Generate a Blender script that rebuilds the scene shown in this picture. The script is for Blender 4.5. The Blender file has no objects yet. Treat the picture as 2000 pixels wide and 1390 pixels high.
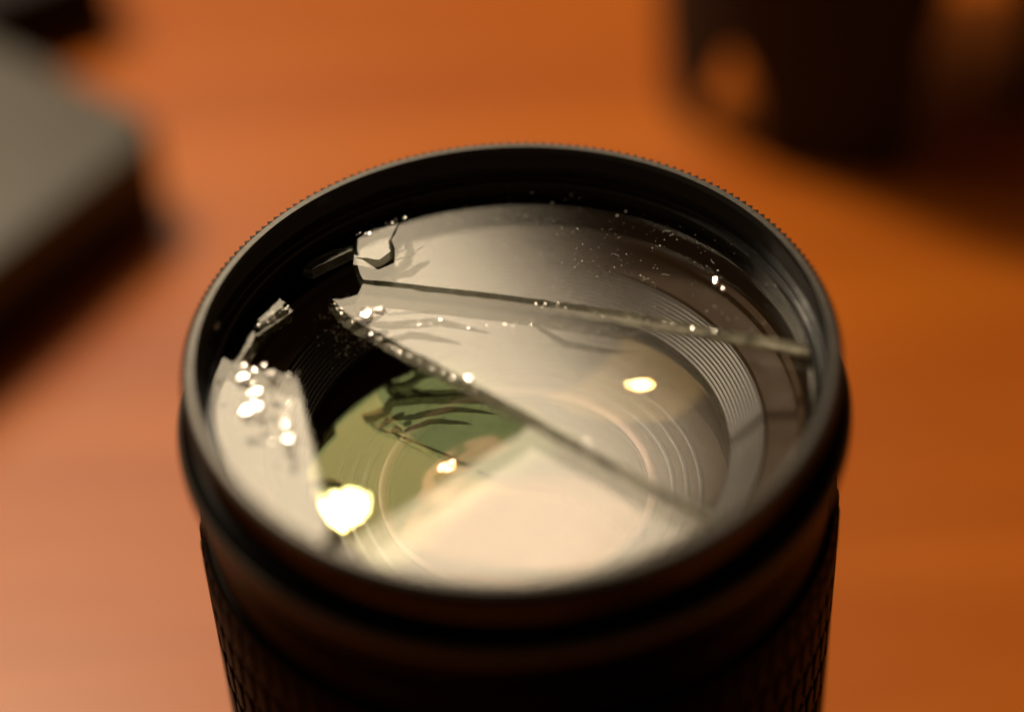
import bpy, bmesh, math, random
from mathutils import Vector, Matrix, noise
random.seed(7)
PI = math.pi
S = bpy.context.scene
C = S.collection
MM = 0.001
H = 0.120                      # height of the filter ring's top edge above the table

# ------------------------------------------------------------------ camera
CAM = Vector((0.0, -0.2036574, 0.3064087))
YAW, PITCH, ROLL, FPX = 0.00045427, 0.747619, -0.0519882, 4413.26
_F = Vector((math.sin(YAW)*math.cos(PITCH), math.cos(YAW)*math.cos(PITCH), -math.sin(PITCH)))
_R = Vector((math.cos(YAW), -math.sin(YAW), 0)); _U = _R.cross(_F)
R_ = math.cos(ROLL)*_R + math.sin(ROLL)*_U
U_ = -math.sin(ROLL)*_R + math.cos(ROLL)*_U
cd = bpy.data.cameras.new('camera')
cam = bpy.data.objects.new('camera', cd); C.objects.link(cam)
m = Matrix((R_, U_, -_F)).transposed().to_4x4(); m.translation = CAM
cam.matrix_world = m
cd.sensor_width = 36; cd.lens = FPX*36/2000
cd.clip_start = 0.01; cd.clip_end = 20
def onplane(x, y, z):          # a point measured in the photograph, laid on a level plane
    d = _F + R_*((x-1000)/FPX) - U_*((y-695)/FPX)
    return CAM + d*((z-CAM.z)/d.z)
foc = onplane(790, 480, H-0.003)
cd.dof.use_dof = True
cd.dof.focus_distance = (foc-CAM).dot(_F)
cd.dof.aperture_fstop = 4.0
cd.dof.aperture_blades = 0
S.camera = cam

# ------------------------------------------------------------------ light
w = bpy.data.worlds.new('World'); S.world = w; w.use_nodes = True
bg = w.node_tree.nodes['Background']
bg.inputs[0].default_value = (0.30, 0.155, 0.065, 1); bg.inputs[1].default_value = 0.30
def area(name, loc, target, sx, sy, radiance, col, shape='RECTANGLE', roll=0.0):
    ld = bpy.data.lights.new(name, 'AREA'); ld.shape = shape; ld.size = sx; ld.size_y = sy
    a = sx*sy if shape == 'RECTANGLE' else PI*sx*sx/4
    ld.energy = radiance*a*PI; ld.color = col
    o = bpy.data.objects.new(name, ld); C.objects.link(o); o.location = loc
    o.rotation_euler = ((Vector(target)-Vector(loc)).to_track_quat('-Z', 'Y').to_matrix() @ Matrix.Rotation(roll, 3, 'Z')).to_euler()
    return o
def direction(az, el, dist):
    a, e = math.radians(az), math.radians(el)
    return Vector((0, 0, H)) + dist*Vector((math.sin(a)*math.cos(e), math.cos(a)*math.cos(e), math.sin(e)))
LAMP_AZ, LAMP_EL, LAMP_D = -33, 49, 1.0
SX = (0.0, 0.12, 0.88, 1.0)
SY = (0.0, 0.12, 0.88, 1.0)
area('round_lamp', direction(LAMP_AZ, LAMP_EL, LAMP_D), (0, 0, H), 0.108, 0.108, 330, (1.0, 0.80, 0.55), 'DISK')
soft = area('soft_wall_light', direction(-29.8, 47, 1.15), (0, 0, H), 1.06, 0.66, 5.7, (1.0, 0.83, 0.60), roll=math.radians(16))
# area light standing in for a bright wall; added fall-off softens its reflections
ld = soft.data; ld.use_nodes = True; nt = ld.node_tree; em = nt.nodes['Emission']
ge = nt.nodes.new('ShaderNodeNewGeometry'); sx_ = nt.nodes.new('ShaderNodeSeparateXYZ'); nt.links.new(ge.outputs['Parametric'], sx_.inputs[0])
prev = None
for ax, lo0, lo1, hi1, hi0 in ((0, SX[0], SX[1], SX[2], SX[3]), (1, SY[0], SY[1], SY[2], SY[3])):
    for f0_, f1_ in ((lo0, lo1), (hi0, hi1)):
        mr = nt.nodes.new('ShaderNodeMapRange'); mr.interpolation_type = 'SMOOTHSTEP'
        mr.inputs[1].default_value = f0_; mr.inputs[2].default_value = f1_
        mr.inputs[3].default_value = 0.0 if f0_ < f1_ else 0.0; mr.inputs[4].default_value = 1
        nt.links.new(sx_.outputs[ax], mr.inputs[0])
        if prev is None: prev = mr.outputs[0]
        else:
            mu = nt.nodes.new('ShaderNodeMath'); mu.operation = 'MULTIPLY'
            nt.links.new(prev, mu.inputs[0]); nt.links.new(mr.outputs[0], mu.inputs[1]); prev = mu.outputs[0]
nt.links.new(prev, em.inputs['Strength'])
S.view_settings.view_transform = 'Standard'; S.view_settings.look = 'None'
S.view_settings.exposure = 0; S.view_settings.gamma = 1
cy = S.cycles
cy.use_denoising = True; cy.max_bounces = 24; cy.transparent_max_bounces = 24
cy.transmission_bounces = 12; cy.glossy_bounces = 8; cy.diffuse_bounces = 3
cy.sample_clamp_indirect = 12; cy.blur_glossy = 0.3
cy.caustics_refractive = True; cy.caustics_reflective = True

# ------------------------------------------------------------------ materials
def nodes(name):
    mt = bpy.data.materials.new(name); mt.use_nodes = True
    nt = mt.node_tree; nt.nodes.clear()
    out = nt.nodes.new('ShaderNodeOutputMaterial')
    return mt, nt, out
def principled(name, col, rough, metal=0.0, coat=0.0, spec=0.5, bump=None, wear=None):
    mt, nt, out = nodes(name)
    p = nt.nodes.new('ShaderNodeBsdfPrincipled'); nt.links.new(p.outputs[0], out.inputs[0])
    p.inputs['Base Color'].default_value = (*col, 1); p.inputs['Roughness'].default_value = rough
    p.inputs['Metallic'].default_value = metal; p.inputs['Coat Weight'].default_value = coat
    p.inputs['Specular IOR Level'].default_value = spec
    tc = nt.nodes.new('ShaderNodeTexCoord')
    if bump:
        n = nt.nodes.new('ShaderNodeTexNoise'); n.inputs['Scale'].default_value = bump[0]; n.inputs['Detail'].default_value = 6
        nt.links.new(tc.outputs['Object'], n.inputs['Vector'])
        b = nt.nodes.new('ShaderNodeBump'); b.inputs['Strength'].default_value = bump[1]; b.inputs['Distance'].default_value = bump[2]
        nt.links.new(n.outputs['Fac'], b.inputs['Height']); nt.links.new(b.outputs[0], p.inputs['Normal'])
    if wear:
        n = nt.nodes.new('ShaderNodeTexNoise'); n.inputs['Scale'].default_value = wear[0]; n.inputs['Detail'].default_value = 8
        nt.links.new(tc.outputs['Object'], n.inputs['Vector'])
        r = nt.nodes.new('ShaderNodeMapRange'); r.inputs[1].default_value = 0.35; r.inputs[2].default_value = 0.7
        r.inputs[3].default_value = rough-wear[1]; r.inputs[4].default_value = rough+wear[1]
        nt.links.new(n.outputs['Fac'], r.inputs[0]); nt.links.new(r.outputs[0], p.inputs['Roughness'])
    return mt
def sheet_glass(name, refl, f0, trans=(1, 1, 1), rough=0.0, bump=None):
    """clear glass surface: passes light straight on, mirrors by Schlick's law"""
    mt, nt, out = nodes(name)
    L = nt.links
    lw = nt.nodes.new('ShaderNodeLayerWeight'); lw.inputs[0].default_value = 0.5
    pw = nt.nodes.new('ShaderNodeMath'); pw.operation = 'POWER'; pw.inputs[1].default_value = 5
    L.new(lw.outputs['Facing'], pw.inputs[0])
    ma = nt.nodes.new('ShaderNodeMath'); ma.operation = 'MULTIPLY_ADD'; ma.inputs[1].default_value = 1-f0; ma.inputs[2].default_value = f0
    L.new(pw.outputs[0], ma.inputs[0])
    tr = nt.nodes.new('ShaderNodeBsdfTransparent'); tr.inputs[0].default_value = (*trans, 1)
    gl = nt.nodes.new('ShaderNodeBsdfGlossy'); gl.inputs[0].default_value = (*refl, 1); gl.inputs['Roughness'].default_value = rough
    mx = nt.nodes.new('ShaderNodeMixShader')
    L.new(ma.outputs[0], mx.inputs[0]); L.new(tr.outputs[0], mx.inputs[1]); L.new(gl.outputs[0], mx.inputs[2])
    L.new(mx.outputs[0], out.inputs[0])
    if bump:
        tc = nt.nodes.new('ShaderNodeTexCoord')
        n = nt.nodes.new('ShaderNodeTexNoise'); n.inputs['Scale'].default_value = bump[0]; n.inputs['Detail'].default_value = 3
        L.new(tc.outputs['Object'], n.inputs['Vector'])
        b = nt.nodes.new('ShaderNodeBump'); b.inputs['Strength'].default_value = bump[1]; b.inputs['Distance'].default_value = bump[2]
        L.new(n.outputs['Fac'], b.inputs['Height']); L.new(b.outputs[0], gl.inputs['Normal'])
    return mt
def real_glass(name, col, rough, ior=1.5):
    """crushed glass: clear body with bright frosted faces"""
    mt, nt, out = nodes(name)
    g = nt.nodes.new('ShaderNodeBsdfGlass'); g.inputs[0].default_value = (*col, 1); g.inputs['Roughness'].default_value = rough; g.inputs['IOR'].default_value = ior
    d = nt.nodes.new('ShaderNodeBsdfTranslucent'); d.inputs[0].default_value = (0.9, 0.86, 0.80, 1)
    d2 = nt.nodes.new('ShaderNodeBsdfDiffuse'); d2.inputs[0].default_value = (0.85, 0.80, 0.74, 1)
    cl = nt.nodes.new('ShaderNodeBsdfTransparent'); cm = nt.nodes.new('ShaderNodeMixShader'); cm.inputs[0].default_value = 0.25
    nt.links.new(cl.outputs[0], cm.inputs[1]); nt.links.new(g.outputs[0], cm.inputs[2])
    m1 = nt.nodes.new('ShaderNodeMixShader'); m1.inputs[0].default_value = 0.5
    nt.links.new(d.outputs[0], m1.inputs[1]); nt.links.new(d2.outputs[0], m1.inputs[2])
    tc = nt.nodes.new('ShaderNodeTexCoord'); n = nt.nodes.new('ShaderNodeTexNoise'); n.inputs['Scale'].default_value = 1400
    nt.links.new(tc.outputs['Object'], n.inputs['Vector'])
    r = nt.nodes.new('ShaderNodeMapRange'); r.inputs[1].default_value = 0.4; r.inputs[2].default_value = 0.65; r.inputs[3].default_value = 0.12; r.inputs[4].default_value = 0.6
    nt.links.new(n.outputs['Fac'], r.inputs[0])
    m2 = nt.nodes.new('ShaderNodeMixShader'); nt.links.new(r.outputs[0], m2.inputs[0])
    nt.links.new(cm.outputs[0], m2.inputs[1]); nt.links.new(m1.outputs[0], m2.inputs[2])
    gs = nt.nodes.new('ShaderNodeBsdfGlossy'); gs.inputs['Roughness'].default_value = 0.17; gs.inputs[0].default_value = (1, 0.97, 0.93, 1)
    m3 = nt.nodes.new('ShaderNodeMixShader'); m3.inputs[0].default_value = 0.22
    nt.links.new(m2.outputs[0], m3.inputs[1]); nt.links.new(gs.outputs[0], m3.inputs[2])
    nt.links.new(m3.outputs[0], out.inputs[0])
    return mt

def wood():
    mt, nt, out = nodes('orange_wood')
    L = nt.links
    p = nt.nodes.new('ShaderNodeBsdfPrincipled'); L.new(p.outputs[0], out.inputs[0])
    tc = nt.nodes.new('ShaderNodeTexCoord')
    mp = nt.nodes.new('ShaderNodeMapping'); mp.inputs['Scale'].default_value = (2.2, 26, 1); mp.inputs['Rotation'].default_value = (0, 0, math.radians(-4))
    L.new(tc.outputs['Object'], mp.inputs[0])
    n1 = nt.nodes.new('ShaderNodeTexNoise'); n1.inputs['Scale'].default_value = 1.6; n1.inputs['Detail'].default_value = 6; n1.inputs['Distortion'].default_value = 0.6
    L.new(mp.outputs[0], n1.inputs['Vector'])
    mp2 = nt.nodes.new('ShaderNodeMapping'); mp2.inputs['Scale'].default_value = (25, 900, 1); mp2.inputs['Rotation'].default_value = (0, 0, math.radians(-4))
    L.new(tc.outputs['Object'], mp2.inputs[0])
    n2 = nt.nodes.new('ShaderNodeTexNoise'); n2.inputs['Scale'].default_value = 1.0; n2.inputs['Detail'].default_value = 4
    L.new(mp2.outputs[0], n2.inputs['Vector'])
    mix = nt.nodes.new('ShaderNodeMath'); mix.operation = 'MULTIPLY_ADD'; mix.inputs[1].default_value = 0.3
    L.new(n2.outputs['Fac'], mix.inputs[0]); L.new(n1.outputs['Fac'], mix.inputs[2])
    cr = nt.nodes.new('ShaderNodeValToRGB')
    e = cr.color_ramp.elements
    e[0].position = 0.42; e[0].color = (0.265, 0.056, 0.0032, 1)
    e[1].position = 0.86; e[1].color = (0.385, 0.100, 0.007, 1)
    L.new(mix.outputs[0], cr.inputs[0]); L.new(cr.outputs[0], p.inputs['Base Color'])
    p.inputs['Roughness'].default_value = 0.36; p.inputs['Specular IOR Level'].default_value = 0.18
    p.inputs['Coat Weight'].default_value = 0.09; p.inputs['Coat Roughness'].default_value = 0.14
    b = nt.nodes.new('ShaderNodeBump'); b.inputs['Strength'].default_value = 0.2; b.inputs['Distance'].default_value = 0.0003
    L.new(n2.outputs['Fac'], b.inputs['Height']); L.new(b.outputs[0], p.inputs['Normal'])
    return mt

M_wood = wood()
M_ring = principled('black_anodised_ring', (0.006, 0.006, 0.006), 0.17, 0.0, spec=0.45, wear=(900, 0.05))
M_knurl = principled('grey_rim_edge', (0.065, 0.060, 0.052), 0.42, 0.55, wear=(1500, 0.12))
M_inner = principled('black_lens_interior', (0.032, 0.017, 0.0065), 0.60, spec=0.14, wear=(300, 0.04))
M_baffle = principled('black_ribbed_baffle', (0.013, 0.008, 0.004), 0.36, spec=0.24)
M_barrel = principled('black_barrel_paint', (0.0018, 0.0012, 0.0009), 0.36, spec=0.09, bump=(3500, 0.25, 0.00003))
M_barrel.node_tree.nodes['Principled BSDF'].inputs['IOR'].default_value = 1.2
M_rubber = principled('black_grip_rubber', (0.003, 0.002, 0.0012), 0.42, spec=0.10, bump=(2500, 0.3, 0.00004))
M_rubber.node_tree.nodes['Principled BSDF'].inputs['IOR'].default_value = 1.2
M_glass = sheet_glass('filter_glass', (1, 0.955, 0.87), 0.068)
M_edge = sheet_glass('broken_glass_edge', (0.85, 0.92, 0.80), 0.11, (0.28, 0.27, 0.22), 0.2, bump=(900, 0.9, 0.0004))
nt = M_edge.node_tree; out = [q for q in nt.nodes if q.type == 'OUTPUT_MATERIAL'][0]; src = out.inputs[0].links[0].from_socket
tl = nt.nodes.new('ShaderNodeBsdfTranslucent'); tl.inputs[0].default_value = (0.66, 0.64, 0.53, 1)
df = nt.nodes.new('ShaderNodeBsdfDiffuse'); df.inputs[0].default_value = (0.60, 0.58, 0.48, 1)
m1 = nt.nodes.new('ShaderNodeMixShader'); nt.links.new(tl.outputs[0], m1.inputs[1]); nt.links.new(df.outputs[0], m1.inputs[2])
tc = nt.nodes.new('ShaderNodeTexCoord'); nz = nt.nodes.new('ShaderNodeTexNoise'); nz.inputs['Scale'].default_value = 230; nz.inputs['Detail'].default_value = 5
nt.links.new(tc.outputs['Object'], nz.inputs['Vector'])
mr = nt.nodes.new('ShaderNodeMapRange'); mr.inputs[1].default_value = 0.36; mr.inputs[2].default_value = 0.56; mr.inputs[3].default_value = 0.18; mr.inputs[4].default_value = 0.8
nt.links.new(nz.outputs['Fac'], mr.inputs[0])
# rough hackle away from the impact; puts the cracks' bright ends into the colour
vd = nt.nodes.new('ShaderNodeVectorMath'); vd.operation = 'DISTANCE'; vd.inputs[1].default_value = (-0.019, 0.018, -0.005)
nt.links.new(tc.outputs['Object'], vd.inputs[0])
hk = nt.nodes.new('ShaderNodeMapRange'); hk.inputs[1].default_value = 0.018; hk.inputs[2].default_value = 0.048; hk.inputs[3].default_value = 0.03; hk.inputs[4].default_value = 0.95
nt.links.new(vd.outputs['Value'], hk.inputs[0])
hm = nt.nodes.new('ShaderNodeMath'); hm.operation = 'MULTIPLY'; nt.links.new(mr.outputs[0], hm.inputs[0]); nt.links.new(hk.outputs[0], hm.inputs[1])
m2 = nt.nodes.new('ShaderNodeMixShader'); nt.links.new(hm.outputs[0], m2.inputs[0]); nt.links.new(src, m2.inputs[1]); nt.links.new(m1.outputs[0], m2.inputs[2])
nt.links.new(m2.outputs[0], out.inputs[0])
M_crumb = real_glass('clear_glass_crumb', (0.98, 0.97, 0.95), 0.02)
M_front = sheet_glass('green_coated_glass', (0.74, 0.95, 0.46), 0.034)
M_rear = sheet_glass('amber_coated_glass', (1.0, 0.72, 0.30), 0.024)
M_pink = sheet_glass('pink_coated_glass', (1.0, 0.55, 0.40), 0.06)
M_highlight = principled('rim_highlight_grey', (0.035, 0.034, 0.030), 0.34, 0.25)  # grey of the added ring that imitates a rim highlight
M_copper = principled('reddish_metal', (0.07, 0.025, 0.014), 0.45, 0.3)
M_dust = principled('white_dust', (0.8, 0.76, 0.7), 0.6)
M_greybox = principled('grey_box_plastic', (0.062, 0.056, 0.046), 0.55, spec=0.4, bump=(1200, 0.2, 0.0001))
M_case_boxshade = principled('black_case_and_box_shade', (0.007, 0.006, 0.005), 0.5, spec=0.15)  # box sides coloured near black for their shade; also the black case
M_hood = principled('black_hood_plastic', (0.010, 0.008, 0.007), 0.5, spec=0.25, bump=(2500, 0.3, 0.00004))

# ------------------------------------------------------------------ helpers
def link(name, me, mats, parent=None, smooth=True):
    o = bpy.data.objects.new(name, me); C.objects.link(o)
    for mt in (mats if isinstance(mats, (list, tuple)) else [mats]):
        if me.materials.find(mt.name) < 0: me.materials.append(mt)
    if smooth:
        for p in me.polygons: p.use_smooth = True
    if parent is not None: o.parent = parent
    return o
def pydata(name, v, f, mats, parent=None, smooth=False, mi=None):
    me = bpy.data.meshes.new(name); me.from_pydata([tuple(q) for q in v], [], f); me.update()
    o = link(name, me, mats, parent, smooth)
    if mi:
        for p, k in zip(me.polygons, mi): p.material_index = k
    return o
def sharp(o, deg=28):
    me = o.data
    bm = bmesh.new(); bm.from_mesh(me)
    for e in bm.edges:
        if len(e.link_faces) == 2 and e.calc_face_angle(0) > math.radians(deg): e.smooth = False
    bm.to_mesh(me); bm.free()
def lathe(name, prof, n, mats, parent=None, closed=True, mod=None, midx=None, deg=28):
    """prof: (r, z) in mm below the ring's top plane when parent is the lens"""
    v, f, mi = [], [], []
    k = len(prof)
    for i in range(n):
        a = 2*PI*i/n
        for j, (r, z) in enumerate(prof):
            rr = r + (mod(i, j) if mod else 0)
            v.append((rr*MM*math.cos(a), rr*MM*math.sin(a), z*MM))
    for i in range(n):
        i2 = (i+1) % n
        for j in range(k if closed else k-1):
            j2 = (j+1) % k
            f.append((i*k+j, i2*k+j, i2*k+j2, i*k+j2)); mi.append(midx[j] if midx else 0)
    o = pydata(name, v, f, mats, parent, True, mi)
    sharp(o, deg)
    return o
def empty(name, loc, label, cat, group=None):
    o = bpy.data.objects.new(name, None); C.objects.link(o); o.location = loc; o.empty_display_size = 0.02
    o['label'] = label; o['category'] = cat
    if group: o['group'] = group
    return o
def tag(o, label, cat, group=None, kind=None):
    o['label'] = label; o['category'] = cat
    if group: o['group'] = group
    if kind: o['kind'] = kind
    return o

# ------------------------------------------------------------------ table
bm = bmesh.new(); bmesh.ops.create_cube(bm, size=1)
for q in bm.verts: q.co = Vector((q.co.x*1.5, q.co.y*1.1+0.12, q.co.z*0.03-0.015))
bmesh.ops.bevel(bm, geom=bm.edges[:], offset=0.003, segments=3, affect='EDGES')
me = bpy.data.meshes.new('table'); bm.to_mesh(me); bm.free()
o = link('table', me, M_wood); sharp(o); o['kind'] = 'structure'; o['label'] = 'orange brown varnished wooden table top'

# ------------------------------------------------------------------ lens
lens = empty('camera_lens', (0, 0, 0), 'large black camera lens standing upright with its shattered front filter facing up', 'lens')
def up(o): o.location.z = H; return o   # profiles below are in mm under the ring's top plane

# front rim of the lens and barrel
up(lathe('front_rim', [(36.2,-7.2),(39.3,-7.2),(40.6,-7.6),(41.35,-8.4),(41.6,-9.6),(41.5,-12.6),(41.0,-14.6),(40.1,-16.2),(38.5,-16.6),(36.2,-16.6)], 220, M_barrel, lens))
up(lathe('highlight_ring', [(41.3,-8.75),(41.75,-9.0),(42.0,-9.5),(42.0,-10.4),(41.7,-10.9),(41.2,-11.0)], 200, M_highlight, lens))  # added ring, imitates the highlight on the rim's shoulder
up(lathe('barrel', [(36.4,-16.8),(39.6,-16.8),(40.0,-17.4),(40.1,-23.6),(39.6,-24.2),(36.4,-24.2)], 200, M_barrel, lens))
up(lathe('grip_ring', [(36.6,-24.3),(40.4,-24.3),(41.1,-24.9),(41.2,-27),(41.2,-86),(40.4,-87.2),(36.6,-87.2)], 220, M_rubber, lens))
up(lathe('rear_barrel', [(36.6,-87.3),(39.4,-87.3),(39.2,-96),(37.6,-97.2),(36.5,-108),(33.8,-110),(33.2,-119.9),(30,-119.9),(30,-100),(33,-90)], 160, M_barrel, lens))
# interior of the lens
up(lathe('inner_wall', [(36.3,-7.4),(36.3,-11.4),(35.5,-12.0),(35.5,-13.2),(34.8,-13.6),(31.8,-14.1),(31.6,-14.9),(36.25,-16.6)], 220, M_inner, lens))
prof = [(31.55,-14.2)]
for k in range(11):
    r = 31.4-0.39*k; z = -14.35-0.35*k
    prof += [(r, z), (r-0.24, z-0.05), (r-0.28, z-0.30)]
prof += [(27.0, -18.4), (27.0, -20.2), (31.55, -20.2)]
up(lathe('ribbed_baffle', prof, 220, M_baffle, lens, deg=15))
up(lathe('inner_tube', [(27.3,-20.3),(27.3,-25.4),(17.6,-26.2),(16.8,-26.8),(16.4,-29.0),(16.4,-45),(30,-45),(30,-20.3)], 160, M_inner, lens))
up(lathe('retaining_ring', [(16.9,-25.3),(17.5,-25.0),(18.1,-25.1),(18.2,-26.3),(16.9,-26.3)], 160, M_copper, lens, deg=60))
for rr in (19.8, 21.6, 23.4):
    zz = -26.2+(rr-17.6)*0.0825+0.35
    up(lathe('inner_step', [(rr,zz),(rr+0.35,zz+0.12),(rr+0.7,zz),(rr+0.7,zz-0.6),(rr,zz-0.6)], 140, M_baffle, lens, deg=60))
up(lathe('inner_floor', [(0.01,-44),(16,-44),(16,-44.6),(0.01,-44.6)], 64, M_inner, lens))

def element(name, rad, top, bot, mats, cx=0, cy=0, rings=40, seg=180, extra=None):
    """a lens element from two height functions (mm)"""
    v, f, mi = [], [], []
    for s, fn in ((0, top), (1, bot)):
        v.append((cx*MM, cy*MM, fn(cx, cy)*MM))
        for i in range(1, rings+1):
            for j in range(seg):
                a = 2*PI*j/seg; x = cx+rad*i/rings*math.cos(a); y = cy+rad*i/rings*math.sin(a)
                v.append((x*MM, y*MM, fn(x, y)*MM))
    off = 1+rings*seg
    for s in (0, 1):
        b = s*off
        for j in range(seg):
            j2 = (j+1) % seg
            t = (b, b+1+j, b+1+j2); f.append(t if s == 0 else t[::-1]); mi.append(s)
            for i in range(rings-1):
                p0 = b+1+i*seg
                q = (p0+j, p0+seg+j, p0+seg+j2, p0+j2); f.append(q if s == 0 else q[::-1]); mi.append(s)
    for j in range(seg):
        j2 = (j+1) % seg; a = 1+(rings-1)*seg
        f.append((a+j, off+a+j, off+a+j2, a+j2)); mi.append(0)
    o = pydata(name, v, f, mats, lens, True, mi); sharp(o, 40); return up(o)
def mirror_normal(P, L):
    V = (CAM-P).normalized(); return (V+(L-P).normalized()).normalized()
LP = direction(LAMP_AZ, LAMP_EL, LAMP_D)
def dome(cx, cy, cz, R, sign):
    return lambda x, y: cz + sign*math.sqrt(max(R*R-(x-cx)**2-(y-cy)**2, 0.01))
# convex front face: the round lamp mirrors near its left edge
R1 = 135.0; s1 = R1-math.sqrt(R1*R1-26.9**2)
top = dome(0, 0, -16.5+s1-R1, R1, 1)
# concave rear face, seen from inside: it mirrors the lamp on the right
P = onplane(1250, 752, H-0.0218); n = mirror_normal(P, LP); Rx, Ry = 48.0, 28.0
p2 = (P-Vector((0, 0, H)))*1000; ca, sa = math.cos(math.radians(-42)), math.sin(math.radians(-42))
def softmin(a, b, k=0.45):
    return min(a, b)-k*math.log(1+math.exp(-abs(a-b)/k))
def bot(x, y):
    dx, dy = x-p2.x, y-p2.y; u, q = ca*dx+sa*dy, -sa*dx+ca*dy
    return p2.z-(n.x*dx+n.y*dy)/n.z+u*u/(2*Rx)+q*q/(2*Ry)
element('front_element', 26.9, top, lambda x, y: softmin(bot(x, y), top(x, y)-0.4), [M_front, M_rear])
P = onplane(875, 910, H-0.0255); n2 = mirror_normal(P, LP); R3 = 30.0
c3 = (P-Vector((0, 0, H)))*1000 - n2*R3
t3 = dome(c3.x, c3.y, c3.z, R3, 1)
element('inner_element', 16.3, t3, lambda x, y: -32.0, [M_pink, M_pink], 0, 0)

# grip pads, staggered rows; those facing the camera are parts of their own
def pad_mesh():
    v, f = [], []
    w2, h2, d = 1.2, 3.05, 0.36
    for (a, b, z) in ((w2, h2, -0.05), (w2*0.95, h2*0.97, d*0.7), (w2*0.72, h2*0.86, d)):
        for sx, sz in ((-1,-0.55),(-0.45,-1),(0.45,-1),(1,-0.55),(1,0.55),(0.45,1),(-0.45,1),(-1,0.55)):
            v.append((z*MM, sx*a*MM, sz*b*MM))
    for k in range(2):
        for i in range(8):
            f.append((k*8+i, k*8+(i+1) % 8, k*8+8+(i+1) % 8, k*8+8+i))
    f.append(tuple(range(16, 24)))
    me = bpy.data.meshes.new('grip_pad'); me.from_pydata(v, [], f); me.update(); me.materials.append(M_rubber); return me
pm = pad_mesh(); NP = 84; rows = []
spots = []
for row in range(9):
    z = -29.3-6.6*row
    for i in range(NP):
        a = 2*PI*(i+0.5*(row % 2))/NP
        spots.append((a, z))
front = []
for a, z in spots:
    P = Vector((41.2*MM*math.cos(a), 41.2*MM*math.sin(a), H+z*MM)); N = Vector((math.cos(a), math.sin(a), 0))
    d = CAM-P; fac = d.normalized().dot(N)
    q = P-CAM; yy = 695-FPX*q.dot(U_)/q.dot(_F)
    front.append((fac > 0.0 and yy < 1450, a, z, fac))
vis = [t for t in front if t[0]]
vis.sort(key=lambda t: t[3]); vis_keys = {(t[1], t[2]) for t in vis[:296]}
bv, bf = [], []
for _, a, z, fac in front:
    Mx = Matrix.Translation((41.15*MM*math.cos(a), 41.15*MM*math.sin(a), H+z*MM)) @ Matrix.Rotation(a, 4, 'Z')
    if (a, z) in vis_keys:
        o = bpy.data.objects.new('grip_pad', pm); C.objects.link(o); o.parent = lens; o.matrix_local = Mx
    else:
        b = len(bv); bv += [Mx @ q.co for q in pm.vertices]; bf += [tuple(b+i for i in p.vertices) for p in pm.polygons]
o = pydata('grip_pad_rows', bv, bf, M_rubber, lens); o['kind'] = 'stuff'

# ------------------------------------------------------------------ filter ring
TEETH = 216
prof = [(38.75,0.0),(39.45,0.0),(39.75,-0.22),(40.35,-0.5),(40.35,-3.3),(39.9,-3.7),(39.3,-4.1),(39.3,-6.9),(38.9,-7.15),(36.9,-7.15),
        (36.9,-6.75),(37.9,-6.7),(37.9,-7.0)]
prof = [(38.75,0.0),(39.5,0.0),(39.66,-0.12),(39.95,-0.30),(39.95,-3.3),(39.6,-3.7),(39.3,-4.1),(39.3,-6.9),(38.9,-7.15),(37.0,-7.15),
        (37.0,-5.15),(37.25,-4.95),(38.2,-4.95),(38.3,-4.8)]
prof += [(38.3, -3.0)]
for k in range(5):
    z = -2.7+0.46*k
    prof += [(38.5, z), (38.3, z+0.18), (38.3, z+0.26)]
prof += [(38.55,-0.25)]
def teeth(i, j):
    if j in (3, 4): return 0.42 if i % 2 == 0 else -0.32
    if j == 2: return 0.10 if i % 2 == 0 else -0.10
    return 0
midx = [0]*len(prof)
for j in (0, 1, 2): midx[j] = 1  # rim top and chamfer greyer than the ring's sides
ring = up(lathe('filter_ring', prof, TEETH*2, [M_ring, M_knurl], lens, mod=teeth, midx=midx, deg=20))

# ------------------------------------------------------------------ glass shards
ZG = -5.2                      # top face of the filter glass (mm under the ring top)
GR = 37.9                      # glass radius
def g(x, y):                   # pixel of the photograph -> glass plane, mm
    p = onplane(x, y, H+ZG*MM); return Vector((p.x*1000, p.y*1000))
def ring_pt(v): return v.normalized()*GR
def arc(a, b, ccw, step=3.0):
    """points on the glass rim from the direction of a to that of b"""
    t0 = math.atan2(a.y, a.x); t1 = math.atan2(b.y, b.x)
    if ccw:
        while t1 < t0: t1 += 2*PI
    else:
        while t1 > t0: t1 -= 2*PI
    n = max(2, int(abs(t1-t0)/math.radians(step)))
    return [Vector((GR*math.cos(t0+(t1-t0)*i/n), GR*math.sin(t0+(t1-t0)*i/n))) for i in range(n+1)]
def ragged(a, b, amp=0.12, step=1.1, seed=0, bow=0.0):
    """a broken edge from a to b (b left out)"""
    d = b-a; n = max(2, int(d.length/step)); nrm = Vector((-d.y, d.x)).normalized(); out = []
    for i in range(n):
        t = i/n; k = 0 if i == 0 else amp*noise.noise(Vector((a.x*0.7+t*d.length*0.9, seed*7.3, 1.7)))*2
        out.append(a+d*t+nrm*(k+bow*math.sin(PI*t)))
    return out
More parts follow.
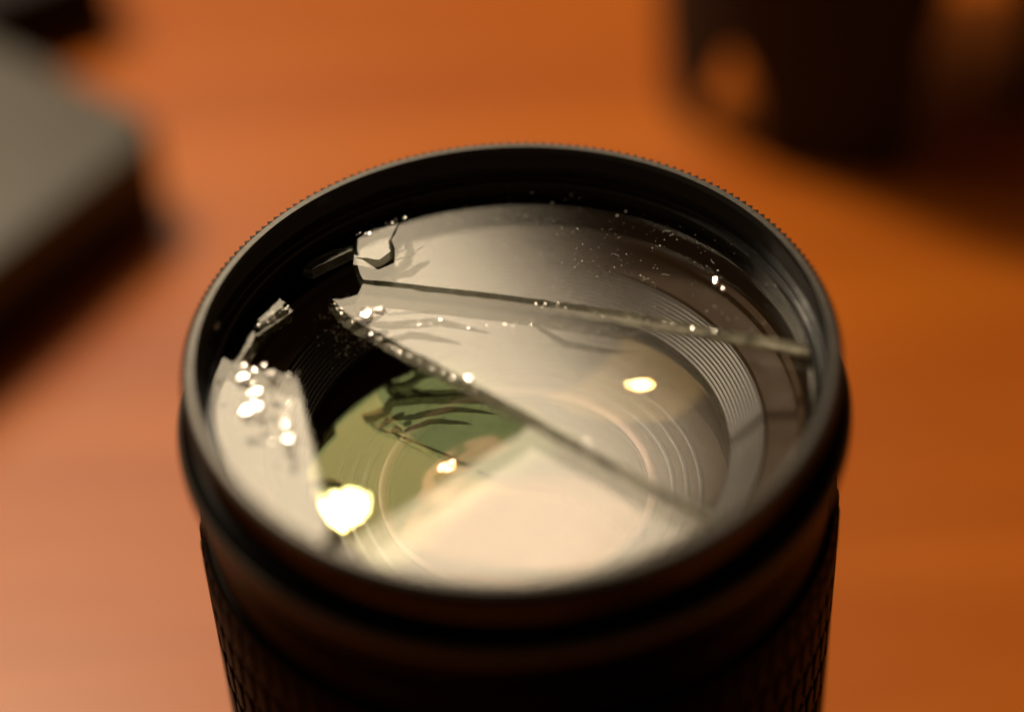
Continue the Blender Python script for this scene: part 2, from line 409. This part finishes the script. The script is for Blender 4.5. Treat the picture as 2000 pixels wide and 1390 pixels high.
def shard(name, poly, tilt=(0, 0), th=1.9, lift=0.0, seed=0, parent=None, slope=0.16, edge_rows=3, pivot=None, gap=0.10):
    """a plate of glass with conchoidal, slightly sloping broken sides"""
    rnd = random.Random(seed); n = len(poly)
    area2 = sum(poly[i].x*poly[(i+1) % n].y-poly[(i+1) % n].x*poly[i].y for i in range(n))
    if area2 < 0: poly = poly[::-1]
    c = sum(poly, Vector((0, 0)))/n if pivot is None else pivot
    tx, ty = math.radians(tilt[0]), math.radians(tilt[1])
    v, f, mi = [], [], []
    for r in range(edge_rows+1):
        t = r/edge_rows
        for i, p in enumerate(poly):
            nr = ((poly[(i+1) % n]-poly[i-1])); nr = Vector((nr.y, -nr.x)).normalized()   # outward
            k = -gap if 0 < r < edge_rows else -gap-0.06
            if p.length < GR-0.1:
                k += slope*(t-0.5)*2 + 0.10*math.sin(PI*t) + 0.10*noise.noise(Vector((p.x*1.3, p.y*1.3, t*3+seed)))
            q = p+nr*k
            z = ZG+lift-th*t + (q.x-c.x)*math.tan(ty) + (q.y-c.y)*math.tan(tx)
            v.append((q.x*MM, q.y*MM, z*MM))
    for r in range(edge_rows):
        for i in range(n):
            i2 = (i+1) % n; f.append((r*n+i, (r+1)*n+i, (r+1)*n+i2, r*n+i2)); mi.append(1)
    f.append(tuple(range(n))); mi.append(0)
    f.append(tuple(edge_rows*n+i for i in range(n))[::-1]); mi.append(0)
    me = bpy.data.meshes.new(name); me.from_pydata(v, [], f); me.update()
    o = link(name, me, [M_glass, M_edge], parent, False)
    for p, k in zip(me.polygons, mi): p.material_index = k
    return o
# key points of the fracture
c1a, c1b = g(706, 548), ring_pt(g(1572, 680))
hub = g(690, 632)
c2m, c2b = g(1040, 818), ring_pt(g(1425, 1030))
lo = ring_pt(g(640, 1065))
# A: the big upper shard
pA = ragged(c1a, g(960, 575), 0.10, 1.0, 1) + ragged(g(960, 575), g(1200, 606), .10, 1.0, 2) + ragged(g(1200, 606), c1b, 0.08, 1.2, 3)
pA += arc(c1b, g(800, 412), True)[:-1] + ragged(g(792, 418), g(760, 470), .2, .8, 4) + ragged(g(760, 470), g(770, 492), .1, .6, 5) \
    + [g(766, 512), g(738, 524), g(694, 514), g(688, 497), g(694, 520), g(698, 535)]
# B: the middle wedge
pB = [g(706, 556), g(700, 566)] + ragged(g(694, 578), g(655, 590), .1, .8, 6) + ragged(g(640, 586), g(672, 622), .15, .7, 7) + ragged(g(690, 634), c2m, .10, 1.0, 8) \
    + ragged(c2m, c2b, .06, 1.6, 9) + arc(c2b, c1b, True)[:-1] + ragged(c1b+Vector((0, -.35)), g(1200, 614), .08, 1.2, 10) + ragged(g(1200, 614), g(960, 583), .10, 1.0, 11) + ragged(g(960, 583), g(712, 556), .12, .9, 12)
# C: the bottom wedge
pC = ragged(g(1036, 824), lo, .08, 1.6, 13) + arc(lo, c2b, True)[:-1] + ragged(c2b+Vector((-.4, -.2)), g(1044, 826), .06, 1.6, 14)
# D: the left shard
lt = ring_pt(g(430, 690))
pD = ragged(g(462, 708), g(583, 732), .12, .8, 15) + ragged(g(587, 738), g(612, 850), .10, .9, 16) + ragged(g(612, 850), g(652, 1030), .08, 1.0, 17) \
    + arc(ring_pt(g(646, 1070)), lt, False)
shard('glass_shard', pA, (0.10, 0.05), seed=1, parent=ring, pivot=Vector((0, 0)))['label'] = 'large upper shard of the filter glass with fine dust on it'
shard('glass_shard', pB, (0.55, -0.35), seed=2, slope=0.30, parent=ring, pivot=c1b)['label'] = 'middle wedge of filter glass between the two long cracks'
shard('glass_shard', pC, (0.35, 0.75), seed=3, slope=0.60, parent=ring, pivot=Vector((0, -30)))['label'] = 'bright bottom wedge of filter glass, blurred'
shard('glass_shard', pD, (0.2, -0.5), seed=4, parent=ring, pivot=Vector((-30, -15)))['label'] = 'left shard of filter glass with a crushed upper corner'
# narrow splinters left in the ring beside the hole
def quad(*p): 
    out = []
    for i in range(len(p)): out += ragged(g(*p[i]), g(*p[(i+1) % len(p)]), .12, .7, 20+i)
    return out
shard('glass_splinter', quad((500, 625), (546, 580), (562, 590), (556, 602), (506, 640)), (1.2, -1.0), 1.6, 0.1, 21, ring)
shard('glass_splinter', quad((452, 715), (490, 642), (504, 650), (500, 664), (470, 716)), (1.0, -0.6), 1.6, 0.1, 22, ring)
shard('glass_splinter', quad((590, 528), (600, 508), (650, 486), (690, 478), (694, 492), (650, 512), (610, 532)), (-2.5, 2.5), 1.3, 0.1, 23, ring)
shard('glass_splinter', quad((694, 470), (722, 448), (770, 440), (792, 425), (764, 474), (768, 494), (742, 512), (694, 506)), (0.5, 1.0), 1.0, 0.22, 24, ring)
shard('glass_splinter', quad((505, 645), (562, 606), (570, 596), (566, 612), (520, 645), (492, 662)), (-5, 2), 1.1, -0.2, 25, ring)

# hairline cracks running out of the point of impact, inside the thickness of the glass
def hairline(pts, lean=0.35, depth=1.0, seed=0):
    P2 = [g(*q) for q in pts]; line = []
    for a, b in zip(P2, P2[1:]): line += ragged(a, b, .10, .5, 40+seed)
    line.append(P2[-1]); v, f = [], []
    for i, q in enumerate(line):
        d = (line[min(i+1, len(line)-1)]-line[max(i-1, 0)]).normalized(); nr = Vector((-d.y, d.x))
        fade = math.sin(PI*min(1, .15+i/len(line)*.85))
        for k in range(4):
            t = k/3; w_ = q+nr*(lean*t*t*fade); v.append((w_.x*MM, w_.y*MM, (ZG-.06-depth*t*fade)*MM))
    for i in range(len(line)-1):
        for k in range(3): f.append((i*4+k, i*4+k+1, i*4+k+5, i*4+k+4))
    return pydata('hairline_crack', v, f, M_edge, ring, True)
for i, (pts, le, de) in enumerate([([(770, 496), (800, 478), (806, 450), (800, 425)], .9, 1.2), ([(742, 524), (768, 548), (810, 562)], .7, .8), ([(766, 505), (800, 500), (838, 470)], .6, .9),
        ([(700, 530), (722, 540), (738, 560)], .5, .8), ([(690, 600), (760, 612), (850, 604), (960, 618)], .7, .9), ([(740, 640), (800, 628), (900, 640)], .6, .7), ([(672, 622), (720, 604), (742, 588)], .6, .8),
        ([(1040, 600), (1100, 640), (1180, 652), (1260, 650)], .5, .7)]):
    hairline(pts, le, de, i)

# ------------------------------------------------------------------ loose crumbs of glass
def crumb_bm(bm, c, r, rnd, sub=1, squash=0.7, glint=False, world=None):
    """one angular chip appended to bm: the hull of a few scattered points"""
    Mx = Matrix.Rotation(rnd.uniform(0, 6.3), 4, 'Z') @ Matrix.Diagonal((1.25, rnd.uniform(.45, .95), squash, 1))
    vs = []
    for i in range(7+3*sub):
        d = Vector((rnd.gauss(0, 1), rnd.gauss(0, 1), rnd.gauss(0, 1))).normalized()*r*rnd.uniform(.75, 1.1)
        vs.append(bm.verts.new(c + Mx.to_3x3() @ d))
    ret = bmesh.ops.convex_hull(bm, input=vs)
    junk = [q for q in ret['geom_interior'] + ret['geom_unused'] if isinstance(q, bmesh.types.BMVert)]
    if junk: bmesh.ops.delete(bm, geom=list(set(junk)), context='VERTS')
    if glint:                  # turn the chip so that its broadest facet catches the round lamp
        fs = [q for q in ret['geom'] if isinstance(q, bmesh.types.BMFace) and q.is_valid]
        if fs:
            big = max(fs, key=lambda q: q.calc_area()); big.normal_update()
            nf = big.normal.copy()
            if nf.dot(big.calc_center_median()-c) < 0: nf = -nf
            W = c if world is None else world
            want = (mirror_normal(W, LP)+Vector((rnd.gauss(0, .05), rnd.gauss(0, .05), 0))).normalized()
            Q = nf.rotation_difference(want).to_matrix()
            for q in {v_ for f_ in fs for v_ in f_.verts}: q.co = c+Q @ (q.co-c)
def crumb(px, py, r, seed, label, zt=ZG, sub=2):
    rnd = random.Random(seed); p = g(px, py)
    bm = bmesh.new(); crumb_bm(bm, Vector((0, 0, 0)), r*0.8*MM, rnd, sub+3, 0.75, True, Vector((p.x*MM, p.y*MM, H+zt*MM)))
    me = bpy.data.meshes.new('glass_crumb'); bm.to_mesh(me); bm.free()
    o = link('glass_crumb', me, M_crumb, None, False); o.location = (p.x*MM, p.y*MM, H+(zt+r*0.6)*MM)
    return tag(o, label, 'glass crumb', 'loose glass crumbs on the broken filter')
crumb(716, 622, 1.25, 1, 'largest glass crumb, at the point of the middle wedge beside the black hole')
crumb(744, 612, 1.0, 2, 'clear glass crumb just right of the largest one, on the middle wedge')
crumb(428, 660, 0.6, 3, 'tiny glass crumb on the inner left wall of the ring', zt=-3.4)
crumb(1398, 552, 0.75, 4, 'small sparkling glass crumb at the right of the upper shard')
crumb(1412, 566, 0.5, 14, 'smallest crumb of the pair at the right of the upper shard')
crumb(478, 745, 1.15, 5, 'upper left crumb of the crushed cluster on the left shard')
crumb(505, 775, 0.95, 6, 'middle crumb of the crushed cluster on the left shard')
crumb(536, 742, 1.15, 7, 'bright crumb at the upper right of the crushed cluster')
crumb(486, 812, 1.2, 8, 'lowest glass crumb of the crushed cluster on the left shard')
crumb(512, 800, 0.9, 9, 'small crumb touching the lowest one on the left shard')
crumb(558, 838, 1.0, 10, 'elongated bright crumb by the long edge of the left shard')
crumb(566, 868, 1.1, 11, 'glass crumb furthest down the long edge of the left shard')
crumb(916, 744, 0.62, 12, 'bright glass crumb midway on the crack above the missing piece')
# rows of splinters that line the cracks, and dust
bm = bmesh.new(); rnd = random.Random(5)
def line_crumbs(a, b, n, r0, r1, spread, zt=ZG):
    for i in range(n):
        t = rnd.random(); p = g(a[0]+(b[0]-a[0])*t, a[1]+(b[1]-a[1])*t)+Vector((rnd.gauss(0, spread), rnd.gauss(0, spread)))
        if p.length > GR-.5: continue
        r = rnd.uniform(r0, r1); crumb_bm(bm, Vector((p.x*MM, p.y*MM, H+(zt+r*.5)*MM)), r*MM, rnd, 1, 0.7, rnd.random() < 0.3)
line_crumbs((1020, 590), (1560, 672), 46, .06, .24, .25)
line_crumbs((760, 628), (1000, 640), 40, .05, .16, .30)
line_crumbs((1000, 634), (1250, 645), 26, .06, .16, .25)
line_crumbs((645, 592), (690, 630), 26, .08, .26, .25)
line_crumbs((720, 655), (930, 760), 40, .06, .24, .25)
line_crumbs((700, 460), (800, 430), 20, .08, .25, .5)
line_crumbs((460, 712), (580, 735), 22, .10, .32, .4)
line_crumbs((465, 735), (575, 860), 60, .10, .48, 1.3)
line_crumbs((560, 790), (570, 880), 26, .10, .40, .45)
line_crumbs((500, 640), (560, 600), 22, .08, .25, .35)
line_crumbs((1120, 850), (1400, 990), 10, .1, .25, .3)
me = bpy.data.meshes.new('glass_grit'); bm.to_mesh(me); bm.free()
tag(link('glass_grit', me, M_crumb, None, False), 'glittering glass grit along the cracks of the broken filter', 'glass grit', None, 'stuff')
bm = bmesh.new(); rnd = random.Random(9)
def dust(p, z, r):
    Mx = Matrix.Translation((p.x*MM, p.y*MM, H+z*MM)) @ Matrix.Rotation(rnd.uniform(0, 6), 4, 'Z') @ Matrix.Diagonal((rnd.uniform(.6, 1.8), .8, .5, 1))
    bmesh.ops.create_icosphere(bm, subdivisions=1, radius=r*MM, matrix=Mx)
for i in range(760):
    x = rnd.gauss(1080, 210); y = rnd.gauss(500, 60)
    p = g(x, y)
    if noise.noise(Vector((p.x*.22, p.y*.22, 3))) < rnd.uniform(-.4, .35): continue
    if p.length < GR-.4 and y < 560+(x-700)*.13-8 and x > 800: dust(p, ZG+.03, min(.12, .040*math.exp(rnd.gauss(0, .5))))
for k in range(9):            # lint
    q0 = g(rnd.uniform(900, 1400), rnd.uniform(450, 550)); a = rnd.uniform(0, 6.3)
    for i in range(16):
        a += rnd.gauss(0, .28); q0 = q0+Vector((math.cos(a), math.sin(a)))*.07
        if q0.length < GR-.4: dust(q0, ZG+.04, .028)
for i in range(60):
    p = g(rnd.uniform(760, 1500), rnd.uniform(600, 760))
    if p.length < GR-.4: dust(p, ZG+.05, rnd.choice((.04, .06, .08)))
for i in range(150):          # on the black baffle under the hole
    q = onplane(rnd.gauss(672, 34), rnd.gauss(645, 30), H-14.4*MM); p = Vector((q.x*1000, q.y*1000))
    if 32 < p.length < 34.6: dust(p, -13.75, rnd.choice((.05, .07, .10, .14)))
for i in range(200):
    q = onplane(rnd.gauss(680, 30), rnd.gauss(665, 26), H-17*MM); p = Vector((q.x*1000, q.y*1000))
    if 27.2 < p.length < 31.4:
        dust(p, -14.2-(31.4-p.length)*.87, rnd.choice((.05, .07, .10, .14)))
me = bpy.data.meshes.new('dust'); bm.to_mesh(me); bm.free()
tag(link('dust', me, M_dust, None, False), 'pale dust specks on the upper glass and on the black baffle under the hole', 'dust', None, 'stuff')

# ------------------------------------------------------------------ things behind, far out of focus
def rounded_box(name, corner, dirx, diry, lx, ly, h, rad, mats, label, cat, ztop_frac=0.75):
    """a flat box whose near right corner stands at `corner` (m, on the table)"""
    e = empty(name, (corner[0], corner[1], 0), label, cat)
    pts = []
    def P(u, v): return Vector(dirx)*u+Vector(diry)*v
    for (cu, cv, a0) in ((rad, rad, 180), (lx-rad, rad, 270), (lx-rad, ly-rad, 0), (rad, ly-rad, 90)):
        for k in range(9):
            a = math.radians(a0+k*90/8); pts.append(P(cu+rad*math.cos(a), cv+rad*math.sin(a)))
    ctr = P(lx/2, ly/2)
    def solid(nm, levels, mt):
        v, f = [], []; n = len(pts)
        for ins, z in levels:
            for p in pts:
                q = p+(ctr-p).normalized()*ins; v.append((q.x, q.y, z))
        for r in range(len(levels)-1):
            for i in range(n): f.append((r*n+i, r*n+(i+1) % n, (r+1)*n+(i+1) % n, (r+1)*n+i))
        f.append(tuple(range(n))[::-1]); f.append(tuple((len(levels)-1)*n+i for i in range(n)))
        o = pydata(nm, v, f, mt, e, True); bm = bmesh.new(); bm.from_mesh(o.data); bmesh.ops.recalc_face_normals(bm, faces=bm.faces); bm.to_mesh(o.data); bm.free(); sharp(o, 35); return o
    zt = h*ztop_frac
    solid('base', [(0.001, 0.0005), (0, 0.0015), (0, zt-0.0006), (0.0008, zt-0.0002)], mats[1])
    solid('lid', [(0.0006, zt), (-0.0003, zt+0.0006), (-0.0003, h-0.003), (0.0008, h-0.0008), (0.003, h)], mats[0])
    return e
hb = 0.023
A = onplane(325, 232, hb); B = onplane(0, 80, hb); D = onplane(0, 495, hb)
dx = Vector((B.x-A.x, B.y-A.y, 0)).normalized(); dy = Vector((D.x-A.x, D.y-A.y, 0)).normalized()
rounded_box('grey_box', (A.x, A.y), dx, dy, 0.10, 0.10, hb, 0.008, (M_greybox, M_case_boxshade), 'blurred pale grey flat box with rounded corners and shade-darkened sides at the left', 'box', 0.5)
A = onplane(225, -95, 0.02); B = onplane(0, -8, 0.02)
dx = Vector((B.x-A.x, B.y-A.y, 0)).normalized(); dy = Vector((-dx.y, dx.x, 0))
if dy.y < 0: dy = -dy
rounded_box('black_case', (A.x, A.y), dx, dy, 0.14, 0.10, 0.02, 0.006, (M_case_boxshade, M_case_boxshade), 'blurred black case behind the grey box, only its near edge in view', 'case', 0.5)

# petal-shaped lens hood standing petals down
hx, hy = 0.0815, 0.2235
hood = empty('lens_hood', (hx, hy, 0), 'blurred black petal shaped lens hood standing on the table behind the broken lens', 'lens hood')
def lower(deg):
    """height of the hood's lower edge (mm) by azimuth, -90 faces the camera"""
    pts = [(-270, 60), (-250, 62), (-225, 48), (-185, 40), (-172, 36), (-165, 14), (-158, 0.3), (-147, 0.3), (-143, 12), (-134, 26), (-126, 20), (-121, 0.3), (-85, 0.3), (-82, 6), (-79, 34),
           (-74, 54), (-56, 56), (-49, 34), (-45, 6), (-42, 0.3), (10, 0.3), (30, 30), (50, 54), (90, 60)]  # back edge raised out of sight to let light in
    for (a, x), (b, y) in zip(pts, pts[1:]):
        if a <= deg <= b:
            t = (deg-a)/(b-a); t = t*t*(3-2*t); return x+(y-x)*t
    return 0
v, f = [], []; n = 240; lev = 14; HH = 80.0  # extra height above the view, added to enlarge the hood's shadow
for i in range(n):
    deg = -270+360*i/n; a = math.radians(deg); lo_ = lower(deg)
    for s in (0, 1):
        for k in range(lev+1):
            z = lo_+(HH-lo_)*k/lev; r = 46.5-3.0*(z/HH) - (1.9 if s else 0)
            v.append((r*MM*math.cos(a), r*MM*math.sin(a), z*MM))
K = lev+1
for i in range(n):
    i2 = (i+1) % n
    for k in range(lev):
        a0, b0 = i*2*K+k, i2*2*K+k
        f.append((a0, b0, b0+1, a0+1)); a1, b1 = a0+K, b0+K; f.append((a1, a1+1, b1+1, b1))
    f.append((i*2*K, i*2*K+K, i2*2*K+K, i2*2*K)); f.append((i*2*K+lev, i2*2*K+lev, i2*2*K+K+lev, i*2*K+K+lev))
o = pydata('shade', v, f, M_hood, hood, True); sharp(o, 35)
v2 = [(0.01, 78), (38.0, 78), (41.3, 78), (41.5, 79), (41.3, 87), (40.6, 88), (38.4, 88), (38.0, 87), (37.8, 81), (0.01, 81)]
lathe('shadow_cap', v2, 160, M_hood, hood)  # unseen closed top, added to deepen the shadow under the hood
